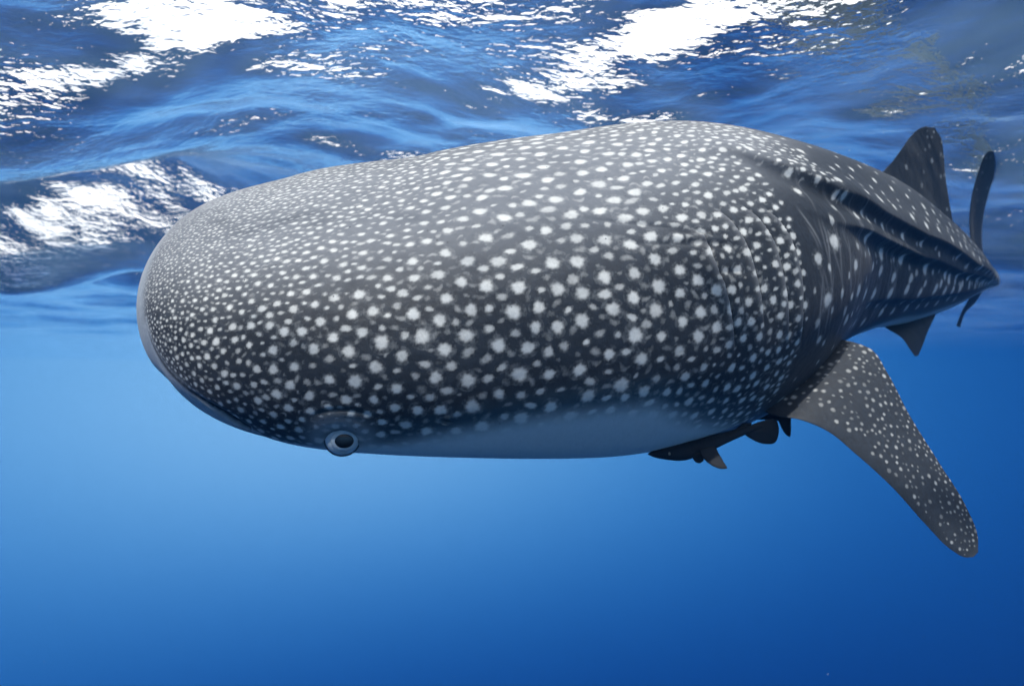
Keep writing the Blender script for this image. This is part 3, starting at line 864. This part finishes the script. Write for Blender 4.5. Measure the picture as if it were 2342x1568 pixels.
# pupil: a shallow dark lens on the front of the eyeball
pd_ = (ax * 0.90 + e1 * 0.15 + e2 * 0.08); pd_ /= np.linalg.norm(pd_)
surf = EC2 + ax * (ER * 0.97 * 0.55) * (pd_ @ ax) + (e1 * (pd_ @ e1) + e2 * (pd_ @ e2)) * ER * 0.97
pn = ax * (pd_ @ ax) / 0.55 + e1 * (pd_ @ e1) + e2 * (pd_ @ e2); pn /= np.linalg.norm(pn)
p1 = e1 - pn * (e1 @ pn); p1 /= np.linalg.norm(p1); p2 = np.cross(pn, p1)
frame_sphere("pupil", surf - pn * 0.0030, pn, p1 * 1.16, p2 * 0.94, ER * 0.48, 0.42, 20, 48, math.pi / 2, pupil_m, eye)
iris_m = plain("pale_iris", (0.34, 0.40, 0.44), 0.5, 0.1)
frame_sphere("iris", surf - pn * 0.0062, pn, p1 * 1.1, p2 * 0.98, ER * 0.70, 0.28, 16, 48, math.pi / 2, iris_m, eye)
# rim: a thin torus
tt = np.linspace(0, 2 * math.pi, 96, endpoint=False); pp = np.linspace(0, 2 * math.pi, 12, endpoint=False)
cpt = EC2 + ax * 0.002 + ER * 1.0 * (np.cos(tt)[:, None] * e1 + np.sin(tt)[:, None] * e2)
rd_ = (np.cos(tt)[:, None] * e1 + np.sin(tt)[:, None] * e2)
TR = cpt[:, None] + 0.0021 * (np.cos(pp)[None, :, None] * rd_[:, None] + np.sin(pp)[None, :, None] * ax)
Fq = []
for i in range(96):
    for j in range(12):
        Fq.append((i * 12 + j, ((i + 1) % 96) * 12 + j, ((i + 1) % 96) * 12 + (j + 1) % 12, i * 12 + (j + 1) % 12))
link("eye_rim", mesh_from("eye_rim", TR.reshape(-1, 3), Fq), rim_m, eye)

# ------------------------------------------------------------------ remoras under the belly
rem_m = plain("dark_remora_skin", (0.006, 0.009, 0.015), 0.8)
def loft(name, C, H, W, up, side, mat, parent, nring=28):
    """closed loft along centres C with half heights H and half widths W"""
    C = np.asarray(C); t = np.linspace(0, 1, len(C)); q = np.linspace(0, 1, 60)
    c = hermite(q, t, C); h = np.maximum(hermite(q, t, np.array(H)), 1e-4); w = np.maximum(hermite(q, t, np.array(W)), 1e-4)
    a = np.linspace(0, 2 * math.pi, nring, endpoint=False)
    R = c[:, None] + h[:, None, None] * np.sin(a)[None, :, None] * up + w[:, None, None] * np.cos(a)[None, :, None] * side
    V_ = np.concatenate([R.reshape(-1, 3), c[:1], c[-1:]])
    Fq_ = grid_faces(60, nring, True); l0 = np.arange(nring); l1 = 59 * nring + l0
    Ft_ = np.concatenate([np.stack([np.roll(l0, -1), l0, np.full(nring, 60 * nring)], -1), np.stack([l1, np.roll(l1, -1), np.full(nring, 60 * nring + 1)], -1)])
    return link(name, mesh_from(name, V_, Fq_, Ft_), mat, parent)
def blade(name, outline, thick, mat, parent):
    """a thin fin: outline points, thickest in the middle"""
    O = np.asarray(outline); c = O.mean(0)
    k = len(O); t = np.arange(k + 1); q = np.linspace(0, k, 64, endpoint=False)
    O2 = hermite(q, t, np.vstack([O, O[:1]]))
    nn = np.cross(O[1] - O[0], O[2] - O[0]); nn /= np.linalg.norm(nn)
    rings = []
    for f, hgt in ((1.0, 0.0), (0.97, 0.35), (0.8, 0.75), (0.5, 0.95), (0.02, 1.0)):
        rings.append((f, hgt))
    allr = [c + (O2 - c) * f + nn * hgt * thick for f, hgt in rings[::-1]] + [c + (O2 - c) * f - nn * hgt * thick for f, hgt in rings[1:]]
    A = np.stack(allr)
    me_ = mesh_from(name, A.reshape(-1, 3), grid_faces(len(allr), 64, True))
    return link(name, me_, mat, parent)

def I(px, py, d):
    return P3(px, py, d)[0]
rem = bpy.data.objects.new("remora", None)
scene.collection.objects.link(rem)
rem["label"] = "dark remora clinging upside down beneath the whale shark's belly, pointing left"
rem["category"] = "remora"; rem["group"] = "remoras under the whale shark"
dR = 1.78
upr = np.array([0, 0, 1.0]); sdr = np.array([0.45, -0.89, 0]); sdr /= np.linalg.norm(sdr)
loft("body", [I(1484, 1038, dR), I(1510, 1036, dR + .01), I(1560, 1032, dR + .02), I(1610, 1018, dR + .04), I(1660, 1000, dR + .06), I(1710, 982, dR + .08), I(1750, 972, dR + .1)],
     [0.003, 0.016, 0.026, 0.023, 0.017, 0.012, 0.008], [0.004, 0.020, 0.030, 0.026, 0.016, 0.010, 0.006], upr, sdr, rem_m, rem)
blade("tail_fin", [I(1695, 985, dR + .07), I(1730, 966, dR + .09), I(1770, 958, dR + .1), I(1781, 975, dR + .1), I(1779, 1000, dR + .1), I(1768, 1014, dR + .1), I(1740, 1013, dR + .09), I(1712, 1000, dR + .08)], 0.004, rem_m, rem)
blade("pectoral_fin", [I(1600, 1028, dR - .02), I(1632, 1020, dR - .02), I(1645, 1038, dR - .03), I(1655, 1055, dR - .04), I(1663, 1070, dR - .05), I(1645, 1071, dR - .05), I(1622, 1060, dR - .04), I(1606, 1044, dR - .03)], 0.003, rem_m, rem)
blade("pelvic_fin", [I(1582, 1036, dR), I(1604, 1036, dR), I(1610, 1050, dR), I(1602, 1058, dR), I(1592, 1057, dR), I(1584, 1047, dR)], 0.003, rem_m, rem)
blade("dorsal_fin", [I(1640, 1002, dR + .05), I(1680, 982, dR + .07), I(1700, 968, dR + .09), I(1720, 968, dR + .09), I(1700, 985, dR + .08), I(1660, 1002, dR + .06)], 0.003, rem_m, rem)
frame_sphere("eye", I(1531, 1037, dR - 0.018), -sdr * -1.0, np.array([0.89, 0.45, 0]), np.array([0, 0, 1.0]), 0.0045, 0.6, 10, 20, math.pi / 2,
             plain("pale_remora_eye", (0.16, 0.14, 0.10), 0.3, 0.6), rem)
rem2 = bpy.data.objects.new("remora", None)
scene.collection.objects.link(rem2)
rem2["label"] = "second remora behind the first, mostly hidden by the belly, only its tail tip hanging below"
rem2["category"] = "remora"; rem2["group"] = "remoras under the whale shark"
loft("body", [I(1620, 950, 2.25), I(1660, 950, 2.24), I(1720, 945, 2.2), I(1770, 950, 2.15), I(1800, 965, 2.1)],
     [0.004, 0.022, 0.024, 0.016, 0.010], [0.004, 0.022, 0.024, 0.014, 0.006], upr, sdr, rem_m, rem2)
blade("tail_fin", [I(1778, 955, 2.1), I(1806, 950, 2.1), I(1809, 970, 2.1), I(1809, 985, 2.1), I(1807, 998, 2.1), I(1798, 994, 2.1), I(1788, 980, 2.1)], 0.004, rem_m, rem2)

# ------------------------------------------------------------------ specks drifting in the water
r = np.random.default_rng(21)
t = (1 + 5 ** 0.5) / 2
OV = np.array([(1, 0, 0), (-1, 0, 0), (0, 1, 0), (0, -1, 0), (0, 0, 1), (0, 0, -1)], float)
OT = np.array([(0, 2, 4), (2, 1, 4), (1, 3, 4), (3, 0, 4), (2, 0, 5), (1, 2, 5), (3, 1, 5), (0, 3, 5)])
N = 900
cp = np.stack([r.uniform(-4, 4, N), r.uniform(-1.0, 5.0, N), r.uniform(-3.5, 1.3, N)], -1)
dist = np.linalg.norm(cp, axis=1)
cp = cp[dist > 0.7]
cp = cp[[bool(np.min(((X[::40, ::40].reshape(-1, 3) - c) ** 2).sum(1)) > 0.12 ** 2) for c in cp]]
rad = np.clip(r.lognormal(-7.35, 0.4, len(cp)), 0.0003, 0.0014)
VV = (cp[:, None] + OV[None] * rad[:, None, None] * r.uniform(.6, 1.3, (len(cp), 6, 1))).reshape(-1, 3)
TT = (OT[None] + 6 * np.arange(len(cp))[:, None, None]).reshape(-1, 3)
speck_m = plain("drifting_speck", (0.45, 0.50, 0.50), 0.7)
o = link("drifting_specks", mesh_from("drifting_specks", VV, np.zeros((0, 4), int), TT), speck_m)
o["kind"] = "stuff"
o["label"] = "tiny pale specks drifting through the open blue water"
